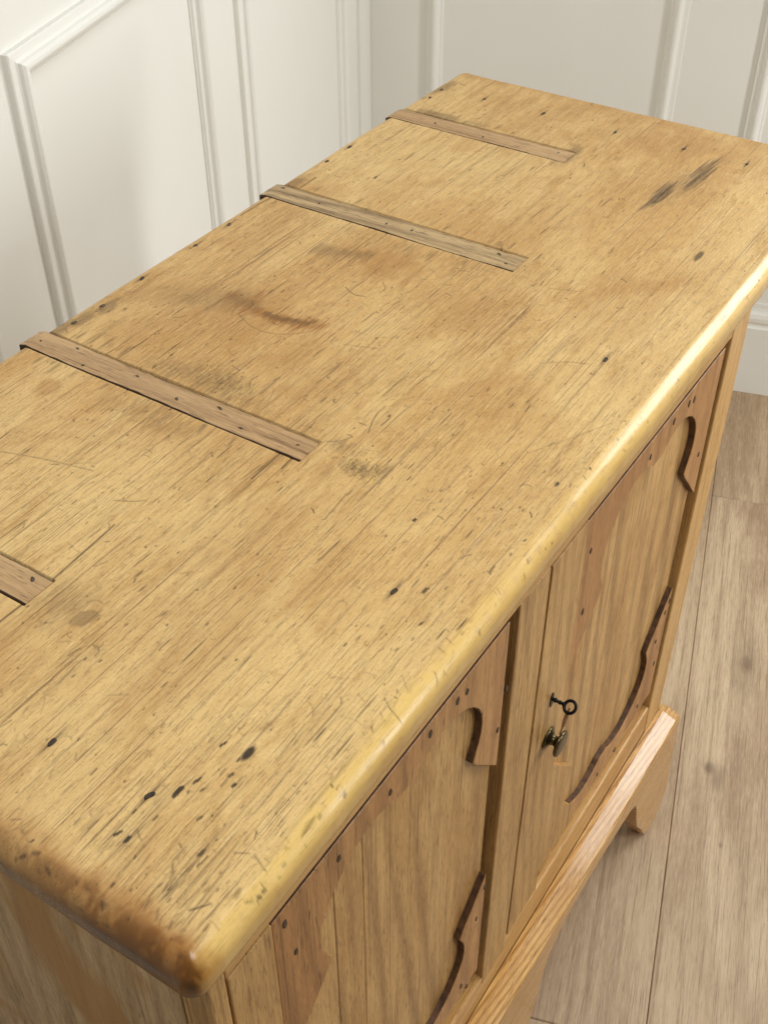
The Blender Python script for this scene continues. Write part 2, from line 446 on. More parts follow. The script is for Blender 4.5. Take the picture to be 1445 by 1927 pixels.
# ------------------------------------------------ top board: dense worn surface
def value_noise(x, y, sx, sy, seed):
    r = np.random.default_rng(seed)
    g = r.random((64, 64))
    u, v = (x * sx) % 64, (y * sy) % 64
    i, j = np.floor(u).astype(int), np.floor(v).astype(int)
    a, b = u - i, v - j
    a, b = a * a * (3 - 2 * a), b * b * (3 - 2 * b)
    i2, j2 = (i + 1) % 64, (j + 1) % 64; i %= 64; j %= 64
    return (g[i, j] * (1 - a) + g[i2, j] * a) * (1 - b) + (g[i, j2] * (1 - a) + g[i2, j2] * a) * b
def fbm(x, y, sx, sy, seed, octv=4):
    t = 0; amp = 0.5; tot = 0
    for k in range(octv):
        t = t + amp * value_noise(x + 3.1 * k, y + 1.7 * k, sx * 2 ** k, sy * 2 ** k, seed + k); tot += amp; amp *= 0.55
    return t / tot
def sstep(v, a, b):
    t = np.clip((v - a) / (b - a), 0, 1)
    return t * t * (3 - 2 * t)

STEP = 0.0008
NX, NY = int(round(L / STEP)) + 1, int(round(D / STEP)) + 1
gx, gy = np.meshgrid(np.linspace(0, L, NX), np.linspace(0, D, NY), indexing='ij')
dark = np.zeros((NX, NY)); warm = np.zeros_like(dark); grey = np.zeros_like(dark); pale = np.zeros_like(dark); dep = np.zeros_like(dark)

def win(x0, x1, y0, y1, pad):
    i0, i1 = max(0, int((x0 - pad) / STEP)), min(NX, int((x1 + pad) / STEP) + 2)
    j0, j1 = max(0, int((y0 - pad) / STEP)), min(NY, int((y1 + pad) / STEP) + 2)
    return slice(i0, max(i0, i1)), slice(j0, max(j0, j1))
def seg(arr, x0, y0, x1, y1, w, s, d=0.0, taper=True):
    a, b = win(min(x0, x1), max(x0, x1), min(y0, y1), max(y0, y1), w * 1.5)
    X, Y = gx[a, b], gy[a, b]
    if X.size == 0: return
    dx, dy = x1 - x0, y1 - y0
    t = np.clip(((X - x0) * dx + (Y - y0) * dy) / (dx * dx + dy * dy + 1e-12), 0, 1)
    dist = np.hypot(X - x0 - t * dx, Y - y0 - t * dy)
    k = np.clip(1 - dist / w, 0, 1) * s
    if taper: k = k * (1 - np.abs(2 * t - 1) ** 3)
    arr[a, b] = np.maximum(arr[a, b], k)
    if d: dep[a, b] = np.maximum(dep[a, b], k / max(s, 1e-3) * d)
def poly(arr, pts, w, s, d=0.0):
    for _ in range(3 if len(pts) > 2 else 0):            # round the corners
        q = [pts[0]]
        for (x0, y0), (x1, y1) in zip(pts, pts[1:]):
            q += [(x0 * .75 + x1 * .25, y0 * .75 + y1 * .25), (x0 * .25 + x1 * .75, y0 * .25 + y1 * .75)]
        pts = q + [pts[-1]]
    for (x0, y0), (x1, y1) in zip(pts, pts[1:]): seg(arr, x0, y0, x1, y1, w, s, d, taper=False)
def blob(arr, x, y, rx, ry, s, ang=0.0, rough=0.5, seed=0, sx=90, sy=260, soft=0.5):
    R = max(rx, ry)
    a, b = win(x - R, x + R, y - R, y + R, R * 0.8)
    X, Y = gx[a, b], gy[a, b]
    c, n = math.cos(ang), math.sin(ang)
    u, v = ((X - x) * c + (Y - y) * n) / rx, (-(X - x) * n + (Y - y) * c) / ry
    r = np.hypot(u, v) + (fbm(X + seed * .37, Y, sx, sy, 50 + seed, 3) - 0.5) * 2 * rough
    arr[a, b] = np.maximum(arr[a, b], s * (1 - sstep(r, 1 - soft, 1 + soft * 0.4)))

# where the surface is most worn
wearmap = fbm(gx, gy, 7, 11, 3, 4)
def wear_at(x, y):
    return wearmap[min(NX - 1, max(0, int(x / STEP))), min(NY - 1, max(0, int(y / STEP)))]
def zone_w(x, y):
    z = 0.55
    if x < 0.50: z += 0.35
    if x < 0.16 and y < 0.2: z += 0.35
    if y > 0.30 and x < 0.36: z -= 0.25
    if x > 0.75: z -= 0.30
    return z
# short splits and dashes along the grain
for _ in range(4600):
    x, y = rng.uniform(0.005, L), rng.uniform(0.004, D)
    if rng.random() > zone_w(x, y) * (0.35 + 1.3 * sstep(wear_at(x, y), 0.35, 0.65)): continue
    ln = min(0.06, 0.0120 * math.exp(rng.normal(0, 0.7))); an = rng.normal(0, 0.035)
    s = rng.uniform(0.05, 0.22) if rng.random() < .90 else rng.uniform(.4, 1.0)
    seg(dark, x, y, x + ln * math.cos(an), y + ln * math.sin(an), rng.uniform(0.0008, 0.0010), s, s * 0.0006)
# longer hairline shakes
for _ in range(460):
    x, y = rng.uniform(0.0, L * 0.85), rng.uniform(0.01, D)
    if rng.random() > zone_w(x, y): continue
    px, py = x, y
    s = rng.uniform(0.15, 0.45)
    for k in range(int(rng.integers(2, 8))):
        nx, ny = px + rng.uniform(0.010, 0.026), py + rng.normal(0, 0.0005)
        seg(dark, px, py, nx, ny, 0.0008, s * rng.uniform(.5, 1.2), s * 0.0005, taper=False); px, py = nx, ny
# knocks and scratches in any direction
for _ in range(1900):
    x, y = rng.uniform(0.02, L), rng.uniform(0.004, D)
    if rng.random() > zone_w(x, y) * (0.4 + sstep(wear_at(x, y), 0.4, 0.6)): continue
    ln = min(0.04, 0.0045 * math.exp(rng.normal(0, 0.6))); an = rng.uniform(0, math.pi)
    b = rng.normal(0, 0.35)
    s = rng.uniform(0.10, 0.40) if rng.random() < .85 else rng.uniform(.5, .9); px, py = x, y
    for k in range(3):
        nx, ny = px + ln / 3 * math.cos(an + b * k), py + ln / 3 * math.sin(an + b * k)
        seg(dark, px, py, nx, ny, 0.0009, s, s * 0.0007, taper=False); px, py = nx, ny
# tiny pits and worm holes
for _ in range(900):
    x, y = rng.uniform(0.01, L), rng.uniform(0.005, D)
    if rng.random() > zone_w(x, y): continue
    r = rng.uniform(0.0007, 0.0013)
    seg(dark, x, y, x + r * rng.uniform(0.2, 2.2), y + r * rng.uniform(-.5, .5), r, rng.uniform(0.4, 1.0), 0.0008, taper=False)
for _ in range(16):                                   # thick cluster by the near end
    x, y = abs(rng.normal(0.075, 0.045)), abs(rng.normal(0.055, 0.032)) + 0.008
    ln = rng.uniform(0.001, 0.006)
    seg(dark, x, y, x + ln, y + rng.normal(0, 0.0003), rng.uniform(0.0008, 0.0013), rng.uniform(0.35, 0.9), 0.0009, taper=False)
for x, y, r, s in ((0.124, 0.081, .0022, .9), (0.120, 0.066, .002, .8), (0.084, 0.081, .0028, .95), (0.095, 0.077, .0022, .9), (0.104, 0.057, .0024, .9),
                   (0.044, 0.091, .0022, .9), (0.044, 0.084, .0024, .95), (0.077, 0.059, .002, .8), (0.356, 0.092, .0030, .9), (0.299, 0.048, .0022, .8), (0.272, 0.034, .0022, .9),
                   (0.449, 0.024, .0024, .9), (0.808, 0.423, .0024, .8), (0.092, 0.070, .002, .8), (0.110, 0.063, .0022, .8), (0.060, 0.044, .002, .8)):
    blob(dark, x, y, r * rng.uniform(0.9, 1.9), r * rng.uniform(0.45, 0.7), s, ang=rng.normal(-.1, .25), rough=0.75, seed=int(x * 999) % 40, sx=300, sy=500, soft=0.35)
    seg(dark, x + r, y, x + 4 * r, y - r * 0.2, 0.0008, s * .6, 0.0006)
blob(dark, 0.127, 0.064, 0.0075, 0.0030, 0.95, rough=0.25, seed=5)      # knot hole
blob(dark, 0.833, 0.066, 0.013, 0.0030, 0.75, rough=0.4, seed=6)
blob(dark, 0.449, 0.024, 0.004, 0.0022, 0.8, rough=0.4, seed=8)
# open dark grain by the near end
for k in range(30):
    y0 = 0.018 + k * 0.0032 + rng.normal(0, 0.0008); x0 = rng.uniform(0.012, 0.03)
    seg(grey, x0, y0, x0 + rng.uniform(0.02, 0.07), y0 + rng.normal(0, 0.001), 0.0013, rng.uniform(0.15, 0.6), 0.0003)
for k in range(26):
    x, y = rng.uniform(0.012, 0.05), rng.uniform(0.012, 0.05)
    seg(grey, x, y, x + rng.uniform(0.003, 0.010), y + rng.normal(0, 0.002), 0.0015, rng.uniform(0.3, 0.75), 0.0005)
poly(dark, [(0.030, 0.027), (0.039, 0.020)], 0.0011, 0.8, 0.0008)
poly(dark, [(0.070, 0.029), (0.074, 0.022)], 0.0009, 0.6, 0.0006); poly(dark, [(0.075, 0.019), (0.071, 0.010)], 0.0009, 0.55, 0.0006)
# cracks beside the let-in strips
for pts in ([(0.330, 0.220), (0.366, 0.2205)], [(0.352, 0.2085), (0.368, 0.2095)], [(0.105, 0.268), (0.142, 0.2675)], [(0.743, 0.477), (0.772, 0.4775)], [(0.660, 0.492), (0.709, 0.4905)],
            [(0.170, 0.2675), (0.235, 0.271)]):
    poly(dark, pts, 0.0013, 0.9, 0.0010)
# scratches that can be told apart
for pts, s in (([(0.533, 0.378), (0.527, 0.372), (0.517, 0.372), (0.508, 0.376)], .6), ([(0.503, 0.378), (0.512, 0.383), (0.520, 0.384)], .35),
               ([(0.508, 0.373), (0.497, 0.352), (0.497, 0.330), (0.510, 0.310), (0.523, 0.302)], .45), ([(0.600, 0.320), (0.592, 0.306), (0.596, 0.295)], .7),
               ([(0.626, 0.296), (0.617, 0.286), (0.609, 0.288)], .5), ([(0.248, 0.412), (0.263, 0.368), (0.272, 0.327)], .5), ([(0.255, 0.290), (0.262, 0.276), (0.268, 0.270)], .6),
               ([(0.425, 0.178), (0.446, 0.186), (0.462, 0.186)], .7), ([(0.398, 0.199), (0.404, 0.190), (0.412, 0.186)], .6), ([(0.520, 0.262), (0.530, 0.236)], .4),
               ([(0.585, 0.110), (0.600, 0.092), (0.606, 0.074)], .45), ([(0.470, 0.060), (0.540, 0.022)], .3), ([(0.355, 0.150), (0.322, 0.147)], .6), ([(0.700, 0.16), (0.712, 0.13)], .4)):
    poly(dark, pts, 0.0010, s, 0.0005)
for x, y in ((.620, .065), (.287, .065), (.070, .167), (.073, .093), (1.057, .430), (1.057, .350), (1.054, .256), (1.054, .172), (1.054, .099), (.855, .49), (.638, .489), (.586, .489), (.509, .49)):
    seg(grey, x - 0.014, y, x + 0.016, y + 0.001, 0.0024, 0.55); seg(dark, x - 0.009, y + .0005, x + 0.010, y, 0.0012, 0.55)
# stains (their own shapes, soaked in along the grain)
def grain_smear(arr, pts, w, s, seed, run=0.016):      # ragged smear, frayed along X
    for (x0, y0), (x1, y1) in zip(pts, pts[1:]):
        n = max(3, int(math.hypot(x1 - x0, y1 - y0) / 0.0004))
        for k in range(n):
            t = k / n
            x, y = x0 + t * (x1 - x0) + rng.normal(0, w * 0.35), y0 + t * (y1 - y0)
            ln = abs(rng.normal(run * 0.6, run * 0.4)) + 0.003
            seg(arr, x - ln * rng.uniform(0.2, 0.8), y, x + ln * 0.5, y + rng.normal(0, 0.0004), 0.0018, s * rng.uniform(0.45, 1))
grain_smear(warm, [(0.530, 0.405), (0.527, 0.385), (0.523, 0.366)], 0.016, 0.95, 1, 0.026)
grain_smear(warm, [(0.522, 0.368), (0.520, 0.341), (0.527, 0.318), (0.533, 0.297)], 0.007, 1.0, 2, 0.014)
grain_smear(dark, [(0.523, 0.356), (0.522, 0.335), (0.531, 0.310)], 0.004, 0.65, 3, 0.007)
grain_smear(dark, [(0.530, 0.400), (0.526, 0.380), (0.523, 0.360)], 0.008, 0.26, 3, 0.012)
blob(warm, 0.50, 0.385, 0.060, 0.045, 0.22, rough=0.8, seed=1, sx=16, sy=40, soft=0.9)
blob(warm, 0.66, 0.310, 0.030, 0.045, 0.36, rough=0.9, seed=2, sx=40, sy=90, soft=0.8)
blob(warm, 0.45, 0.44, 0.05, 0.04, 0.26, rough=0.8, seed=3, sx=25, sy=60, soft=0.9)
grain_smear(grey, [(0.643, 0.388), (0.650, 0.362), (0.662, 0.330)], 0.006, 0.55, 4, 0.020)
blob(grey, 0.508, 0.430, 0.020, 0.075, 0.26, ang=0.5, rough=0.8, seed=4, sx=22, sy=40, soft=0.9)
for k in range(70):
    y = 0.149 + rng.normal(0, 0.0032); x = 0.932 + rng.normal(0, 0.012); ln = abs(rng.normal(0.016, 0.008)) + .004
    seg(grey, x - ln, y + ln * .06, x + ln, y - ln * .06, 0.0018, rng.uniform(.5, 1)); seg(dark, x - ln * .6, y + ln * .04, x + ln * .6, y - ln * .04, 0.0014, rng.uniform(.2, .72) * math.exp(-((y - .149) / .003) ** 2), 0.0004)
    y = 0.132 + rng.normal(0, 0.0036); x = 0.998 + rng.normal(0, 0.014); ln = abs(rng.normal(0.018, 0.009)) + .004
    seg(grey, x - ln, y + ln * .08, x + ln, y - ln * .08, 0.0018, rng.uniform(.4, .95)); seg(dark, x - ln * .6, y + ln * .05, x + ln * .6, y - ln * .05, 0.0014, rng.uniform(.1, .60) * math.exp(-((y - .132) / .003) ** 2), 0.0004)
blob(grey, 0.975, 0.138, 0.065, 0.017, 0.30, ang=-0.15, rough=0.7, seed=9, sx=40, sy=120, soft=0.8)
def patch(x, y, rx, ry, s, n, run):                     # broken-up worn patch: many short frayed bits
    for _ in range(n):
        a, r = rng.uniform(0, 2 * math.pi), math.sqrt(rng.random())
        px, py = x + rx * r * math.cos(a), y + ry * r * math.sin(a)
        ln = abs(rng.normal(run, run * 0.6)) + 0.001
        seg(grey, px - ln / 2, py, px + ln / 2, py + rng.normal(0, 0.0006), rng.uniform(0.0009, 0.0022), s * rng.uniform(0.3, 1.0) * (1.1 - 0.7 * r), 0.0006 * s)
patch(0.416, 0.318, 0.014, 0.030, 0.80, 230, 0.006)
for _ in range(60):
    a_, b_ = rng.normal(0.414, 0.011), rng.normal(0.325, 0.028)
    seg(pale, a_, b_, a_ + rng.uniform(.001, .006), b_ + rng.normal(0, .001), 0.0010, rng.uniform(.4, .9)); seg(dark, a_ + .001, b_ - .0014, a_ + rng.uniform(.002, .006), b_ - .0014, 0.0009, rng.uniform(.2, .6), 0.0005)
patch(0.409, 0.368, 0.010, 0.030, 0.65, 110, 0.008)
patch(0.408, 0.280, 0.010, 0.024, 0.50, 70, 0.009)
patch(0.383, 0.160, 0.010, 0.016, 0.95, 190, 0.004)
for _ in range(60):
    a_, b_ = rng.normal(0.386, 0.009), rng.normal(0.158, 0.014)
    seg(pale, a_, b_, a_ + rng.uniform(.001, .005), b_ + rng.normal(0, .001), 0.0010, rng.uniform(.5, 1)); seg(dark, a_ + .001, b_ - .0014, a_ + rng.uniform(.002, .006), b_ - .0014 + rng.normal(0, .001), 0.0009, rng.uniform(.3, .75), 0.0006)
patch(0.391, 0.143, 0.008, 0.008, 0.85, 50, 0.006)
patch(0.400, 0.184, 0.008, 0.015, 0.70, 60, 0.007)
patch(0.348, 0.335, 0.014, 0.060, 0.50, 190, 0.012)
patch(0.158, 0.244, 0.020, 0.020, 0.50, 170, 0.012)
patch(0.690, 0.330, 0.012, 0.080, 0.32, 110, 0.014)
patch(0.690, 0.440, 0.010, 0.030, 0.32, 40, 0.014)
blob(grey, 0.158, 0.245, 0.022, 0.020, 0.26, rough=0.9, seed=15, sx=60, sy=110, soft=0.8)
blob(grey, 0.412, 0.330, 0.018, 0.050, 0.30, rough=0.9, seed=10, sx=80, sy=120, soft=0.8)
blob(grey, 0.156, 0.224, 0.010, 0.010, 0.48, rough=0.8, seed=16, sx=80, sy=140, soft=0.4)
blob(warm, 0.332, 0.436, 0.013, 0.014, 0.40, rough=0.5, seed=17, sx=60, sy=120, soft=0.4)
for k in range(46):                                   # dirt worked into the surface beside the strips
    xs, dirn = ((0.365, -1), (0.397, 1), (0.706, -1), (0.743, 1), (0.984, 1))[k % 5]
    y = rng.uniform(0.22, 0.48)
    seg(grey, xs, y, xs + dirn * rng.uniform(0.006, 0.028), y + rng.normal(0, .001), 0.0022, rng.uniform(0.3, 0.7), 0.0003)
blob(grey, 0.968, 0.275, 0.030, 0.012, 0.50, rough=0.8, seed=19, sx=60, sy=150, soft=0.7)
blob(grey, 0.985, 0.440, 0.010, 0.040, 0.55, rough=0.7, seed=20, sx=60, sy=90, soft=0.7)
for x, y in ((0.40, .492), (0.43, .487), (0.452, .484), (0.75, .488), (1.048, .492), (1.07, .49)):
    blob(grey, x, y, 0.022, 0.007, 0.50, rough=0.8, seed=int(x * 100), sx=60, sy=120, soft=0.6)
for x, y, rx, ry, s in ((0.69, .10, .10, .05, .22), (0.55, .12, .05, .04, .28), (0.30, .17, .07, .05, .20), (0.21, .15, .08, .05, .25), (0.14, .14, .05, .03, .22), (0.84, .22, .12, .06, .18),
                        (0.46, .25, .06, .05, .22), (1.0, .32, .1, .08, .22), (1.08, .2, .06, .2, .30), (0.10, .26, .06, .04, .2), (0.62, .20, .06, .05, .2)):
    blob(warm, x, y, rx, ry, s, rough=1.0, seed=int(x * 170), sx=24, sy=60, soft=0.9)
# edges: near end dark with old varnish and handling, front edge polished with its pale yellow sheen painted in, ends browner
edge_d = np.minimum(np.minimum(gx, L - gx), np.minimum(gy, D - gy))
nz1 = fbm(gx, gy, 45, 60, 31, 4); nz2 = fbm(gx, gy, 130, 150, 41, 3); nz3 = fbm(gx, gy, 8, 16, 61, 3)
k = (1 - sstep(gx + (nz1 - .5) * 0.022, 0.006, 0.031))
kend = np.clip(1.15 - gy / 0.26, 0.25, 1)
warm = np.maximum(warm, np.clip(k * (0.62 + 0.75 * nz2), 0, 1) * kend)
k2 = (1 - sstep(gx + (nz1 - .5) * 0.016, 0.004, 0.020)) * sstep(nz2 + 0.25 * (nz3 - .5), 0.36, 0.62) * np.clip(1.2 - gy / 0.18, 0.1, 1)
dark = np.maximum(dark, k2 * 0.58)
dark = np.maximum(dark, (1 - sstep(gx + (nz1 - .5) * .008, 0.0, 0.010)) * 0.72 * kend * (0.5 + nz1))
kf = (1 - sstep(gy + (nz1 - .5) * 0.005, 0.008, 0.015))
pale = np.maximum(pale, kf * 0.60 * (1 - 0.6 * sstep(nz2, 0.55, 0.8)))
warm = np.maximum(warm, (1 - sstep(gy, 0.0, 0.006)) * 0.40 * (0.3 + nz1))
warm = np.maximum(warm, (1 - sstep(L - gx + (nz1 - .5) * .03, 0.0, 0.03)) * 0.35)
warm = np.maximum(warm, (1 - sstep(D - gy, 0.0, 0.006)) * 0.30)
for _ in range(90):
    x, y = abs(rng.normal(0.004, 0.006)), abs(rng.normal(0.0, 0.13)) + 0.01
    an = rng.uniform(0.6, 2.4); ln = rng.uniform(0.002, 0.010)
    seg(dark, x, y, x + ln * math.cos(an) * .5, y + ln * math.sin(an), rng.uniform(0.0009, 0.002), rng.uniform(0.3, 0.9), 0.0003)
polish = 1 - sstep(np.minimum(gy, gx), 0.010, 0.016)
for _ in range(120):                                   # nicks across the front edge
    x, y = rng.uniform(0.03, L), rng.uniform(0.001, 0.022)
    an = rng.normal(0.6, 0.7); ln = rng.uniform(0.0015, 0.006)
    seg(dark, x, y, x + ln * math.cos(an), y + ln * math.sin(an), 0.0009, rng.uniform(0.15, 0.7), 0.0005)

# let-in strips: (x0, x1, y_end) open at the back edge
STRIPS = [(0.1425, 0.1695, 0.2655), (0.3665, 0.3940, 0.2020), (0.7090, 0.7400, 0.2030), (0.9500, 0.9800, 0.2700)]
slot = np.zeros_like(dark, bool)
for x0, x1, ye in STRIPS:
    slot |= (gx > x0 - 0.0009) & (gx < x1 + 0.0013) & (gy > ye - 0.0004)
# plan: rounded corners, then edge rounding
RC, RR = 0.0130, 0.0150
dl, dr, df, db = gx, L - gx, gy, D - gy
ex = np.minimum(dl, dr); ey = np.minimum(df, db)
PX, PY = gx.copy(), gy.copy()
sgx = np.where(dl < dr, -1.0, 1.0); sgy = np.where(df < db, -1.0, 1.0)
incorner = (ex < RC) & (ey < RC)
vx, vy = np.where(incorner, RC - ex, 0), np.where(incorner, RC - ey, 0)
m = np.maximum(vx, vy); nn = np.hypot(vx, vy) + 1e-12
wx, wy = vx / nn * m, vy / nn * m
cxx = np.where(sgx < 0, RC, L - RC); cyy = np.where(sgy < 0, RC, D - RC)
PX = np.where(incorner, cxx + sgx * wx, PX); PY = np.where(incorner, cyy + sgy * wy, PY)
dist = np.where(incorner, RC - m, np.minimum(ex, ey))
nxx = np.where(incorner, sgx * vx / nn, np.where(ex < ey, sgx, 0.0)); nyy = np.where(incorner, sgy * vy / nn, np.where(ex < ey, 0.0, sgy))
RB = np.where((db < dist + 1e-9) & ~incorner, 0.006, RR)        # the back edge is only eased
RB = np.where(dr < dist + 1e-9, 0.009, RB)
RB = np.where(incorner & (sgy > 0), 0.007, RB)
RB = np.where(incorner & (sgy < 0) & (sgx > 0), 0.010, RB)
RH = np.where(RB == RR, 0.0125, RB)
PH0 = 0.20
t = np.clip(dist / RH, 0, 1); phi = PH0 + (1 - t) * (math.pi / 2 - PH0)
inset = RH * (1 - np.sin(phi)) / (1 - math.sin(PH0)); shift = np.where(dist < RH, dist - inset, 0)
wob = (fbm(gx, gy, 14, 14, 71, 3) - 0.5) * 0.0026 * (1 - sstep(dist, 0.0, 0.03))
PX = PX + nxx * (shift + wob); PY = PY + nyy * (shift + wob)
PZ = H - np.where(dist < RH, RB * (math.cos(PH0) - np.cos(phi)) / math.cos(PH0), 0)
PZ = PZ + (fbm(gx, gy, 5, 9, 81, 4) - .5) * 0.0016 - dep * 0.55 * (0.2 + 0.8 * sstep(np.minimum(gx, gy), 0.01, 0.04)) - (grey > 0.3) * (grey - 0.3) * 0.0006
PZ = np.where(slot, np.minimum(PZ, H - 0.010), PZ)
dark = np.where(slot, 1.0, dark)  # slots near black: the shade of the gaps painted in

nv = NX * NY
verts = np.stack([PX, PY, PZ], -1).reshape(-1, 3)
idx = np.arange(nv).reshape(NX, NY)
quads = np.stack([idx[:-1, :-1], idx[1:, :-1], idx[1:, 1:], idx[:-1, 1:]], -1).reshape(-1, 4)
loop = np.concatenate([idx[:-1, 0], idx[-1, :-1], idx[:0:-1, -1], idx[0, :0:-1]])       # counter-clockwise from above
nl = len(loop)
bx, by, bz = verts[loop].T
bnx, bny = nxx.reshape(-1)[loop], nyy.reshape(-1)[loop]
rings = []
extra = []
base = nv
zr = [(0.0, None), (0.0, H - TH + 0.0125)] + [(0.0125 * (1 - math.cos(a)), H - TH + 0.0125 * (1 - math.sin(a))) for a in (0.35, 0.75, 1.15, 1.5)]
prev = loop
faces = [quads]
for ins, z in zr[1:]:
    zz = np.full(nl, z)
    zz = np.minimum(zz, bz - 0.0003)
    extra.append(np.stack([bx - bnx * ins, by - bny * ins, zz], -1))
    cur = base + np.arange(nl); base += nl
    faces.append(np.stack([prev, cur, np.roll(cur, -1), np.roll(prev, -1)], -1))
    prev = cur
# underside
extra.append(np.array([[L / 2, D / 2, H - TH]]))
ctr = base
allv = np.concatenate([verts] + extra)
fq = np.concatenate(faces)
ft = np.stack([prev, np.full(nl, ctr), np.roll(prev, -1)], -1)
me = bpy.data.meshes.new('top_board')
me.vertices.add(len(allv)); me.vertices.foreach_set('co', allv.astype(np.float32).ravel())
lv = np.concatenate([fq.ravel(), ft.ravel()]).astype(np.int32)
me.loops.add(len(lv)); me.loops.foreach_set('vertex_index', lv)
ls = np.concatenate([np.arange(len(fq)) * 4, len(fq) * 4 + np.arange(len(ft)) * 3]).astype(np.int32)
me.polygons.add(len(ls)); me.polygons.foreach_set('loop_start', ls)
me.update(calc_edges=True); me.validate()
def put(name, arr, sidefill):
    a = me.attributes.new(name, 'FLOAT', 'POINT')
    full = np.concatenate([arr.ravel(), np.tile(arr.ravel()[loop] * sidefill, len(zr) - 1), [0.0]])
    a.data.foreach_set('value', full.astype(np.float32))
for nm, arr, sf in (('dark', dark, 0.7), ('warm', warm, 1.0), ('grey', grey, 0.5), ('pale', pale, 0.6), ('polish', polish, 1.0)): put(nm, np.clip(arr, 0, 1), sf)
top = part('top_board', me, M['top'], None, True)
top['label'] = 'scratched and stained honey pine top with rounded edges'

# strips let into the top
def strip_mesh(x0, x1, ye, lift, over, mt):
    bm = bmesh.new()
    n = 40
    rows = []
    r = random.Random(int(x0 * 1e4))
    wob = [r.gauss(0, 0.00025) + 0.0006 * math.sin(i * 0.31 + x0 * 90) for i in range(n + 1)]; wob2 = [r.gauss(0, 0.00025) + 0.0005 * math.sin(i * 0.23 + x0 * 50) for i in range(n + 1)]
    y1 = D + over
    for i in range(n + 1):
        y = ye + (y1 - ye) * i / n
        a, b = x0 + wob[i] + 0.0004, x1 + wob2[i] - 0.0004
        z = H + lift + r.gauss(0, 0.0001) - (0.0022 if i == n else 0)
        rows.append([bm.verts.new(p) for p in ((a, y, H - 0.011), (a, y, z - 0.0008), (a + 0.0008, y, z), ((a + b) / 2, y, z + 0.0002), (b - 0.0008, y, z), (b, y, z - 0.0008), (b, y, H - 0.011))])
    for A, B in zip(rows, rows[1:]):
        for k in range(6): bm.faces.new((A[k], A[k + 1], B[k + 1], B[k]))
        bm.faces.new((A[6], A[0], B[0], B[6]))
    bm.faces.new(rows[0]); bm.faces.new(rows[-1][::-1])
    me_ = from_bm(bm, 'inlaid_strip')
    me_.materials.append(M[mt]); me_.materials.append(M['joint_dirt_shade'])
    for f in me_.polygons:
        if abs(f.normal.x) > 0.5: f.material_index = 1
    return me_
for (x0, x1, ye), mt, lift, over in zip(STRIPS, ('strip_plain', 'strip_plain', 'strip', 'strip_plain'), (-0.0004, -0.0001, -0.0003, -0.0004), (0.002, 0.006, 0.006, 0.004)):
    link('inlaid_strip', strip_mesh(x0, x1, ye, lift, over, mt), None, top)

# nail heads: slightly irregular flat discs
def nail_mesh(seed, rx, ry, h=0.0009):
    r = random.Random(seed)
    bm = bmesh.new(); n = 12
    pr = [1 + r.uniform(-0.14, 0.14) for _ in range(n)]
    ringv = []
    for f, z in ((1.0, -0.0015), (1.0, 0.35 * h), (0.8, h), (0.35, h * 0.8)):
        ringv.append([bm.verts.new((rx * f * pr[i] * math.cos(2 * math.pi * i / n), ry * f * pr[i] * math.sin(2 * math.pi * i / n), z)) for i in range(n)])
    for A, B in zip(ringv, ringv[1:]):
        for i in range(n): bm.faces.new((A[i], A[(i + 1) % n], B[(i + 1) % n], B[i]))
    bm.faces.new(ringv[-1])
    return from_bm(bm, 'nail_head')
NM = [nail_mesh(s, rx, ry) for s, rx, ry in ((1, .0036, .0019), (2, .0031, .0018), (3, .0040, .0018), (4, .0026, .0018))]
for i, mm in enumerate(NM): mm.materials.append(M['nail'] if i % 2 else M['nail_old'])
def surf_z(x, y):
    return PZ[min(NX - 1, int(round(x / STEP))), min(NY - 1, int(round(y / STEP)))]
def top_nail(x, y, k, lift=-0.0003, rot=0.0):
    o = link('nail_head', NM[k], None, top)
    o.location = (x, y, surf_z(x, y) + lift); o.rotation_euler = (0, 0, rot)
for i, (x, y) in enumerate([(1.054, .489), (1.025, .488), (.855, .490), (.811, .490), (.638, .489), (.586, .489), (.509, .490), (.452, .487), (.417, .488),
                            (1.057, .430), (1.057, .350), (1.054, .256), (1.054, .172), (1.054, .099), (.620, .065), (.287, .065), (.070, .167), (.073, .093), (1.050, .03)]):
    top_nail(x, y, (1, 3, 0, 1)[i % 4] if i < 14 else (0, 2)[i % 2], 0.0, rnd.uniform(-0.4, 0.4))
for i, (x, y, lf) in enumerate([(.380, .492, 1), (.3885, .456, 1), (.372, .434, 1), (.385, .384, 1), (.378, .335, 1), (.387, .297, 1), (.375, .266, 1), (.382, .215, 1),
                                (.7215, .496, 2), (.733, .492, 2), (.724, .439, 2), (.725, .356, 2), (.727, .327, 2), (.732, .230, 2), (.719, .216, 2),
                                (.964, .495, 3), (.965, .444, 3), (.961, .378, 3), (.969, .286, 3), (.163, .279, 0), (.155, .34, 0)]):
    o = link('nail_head', NM[(3, 1)[i % 2]], None, top)
    k_ = rnd.uniform(0.5, 0.95); o.scale = (k_, k_ * rnd.uniform(.7, 1), 0.5)
    o.location = (x, y, H + (-0.0004, -0.0001, -0.0003, -0.0004)[lf] + 0.0001 - (0.0012 if y > .492 else 0)); o.rotation_euler = (0, 0, rnd.uniform(0, 3))
# dents round the proud nails read better with a few splinters of grain: done in the surface data above

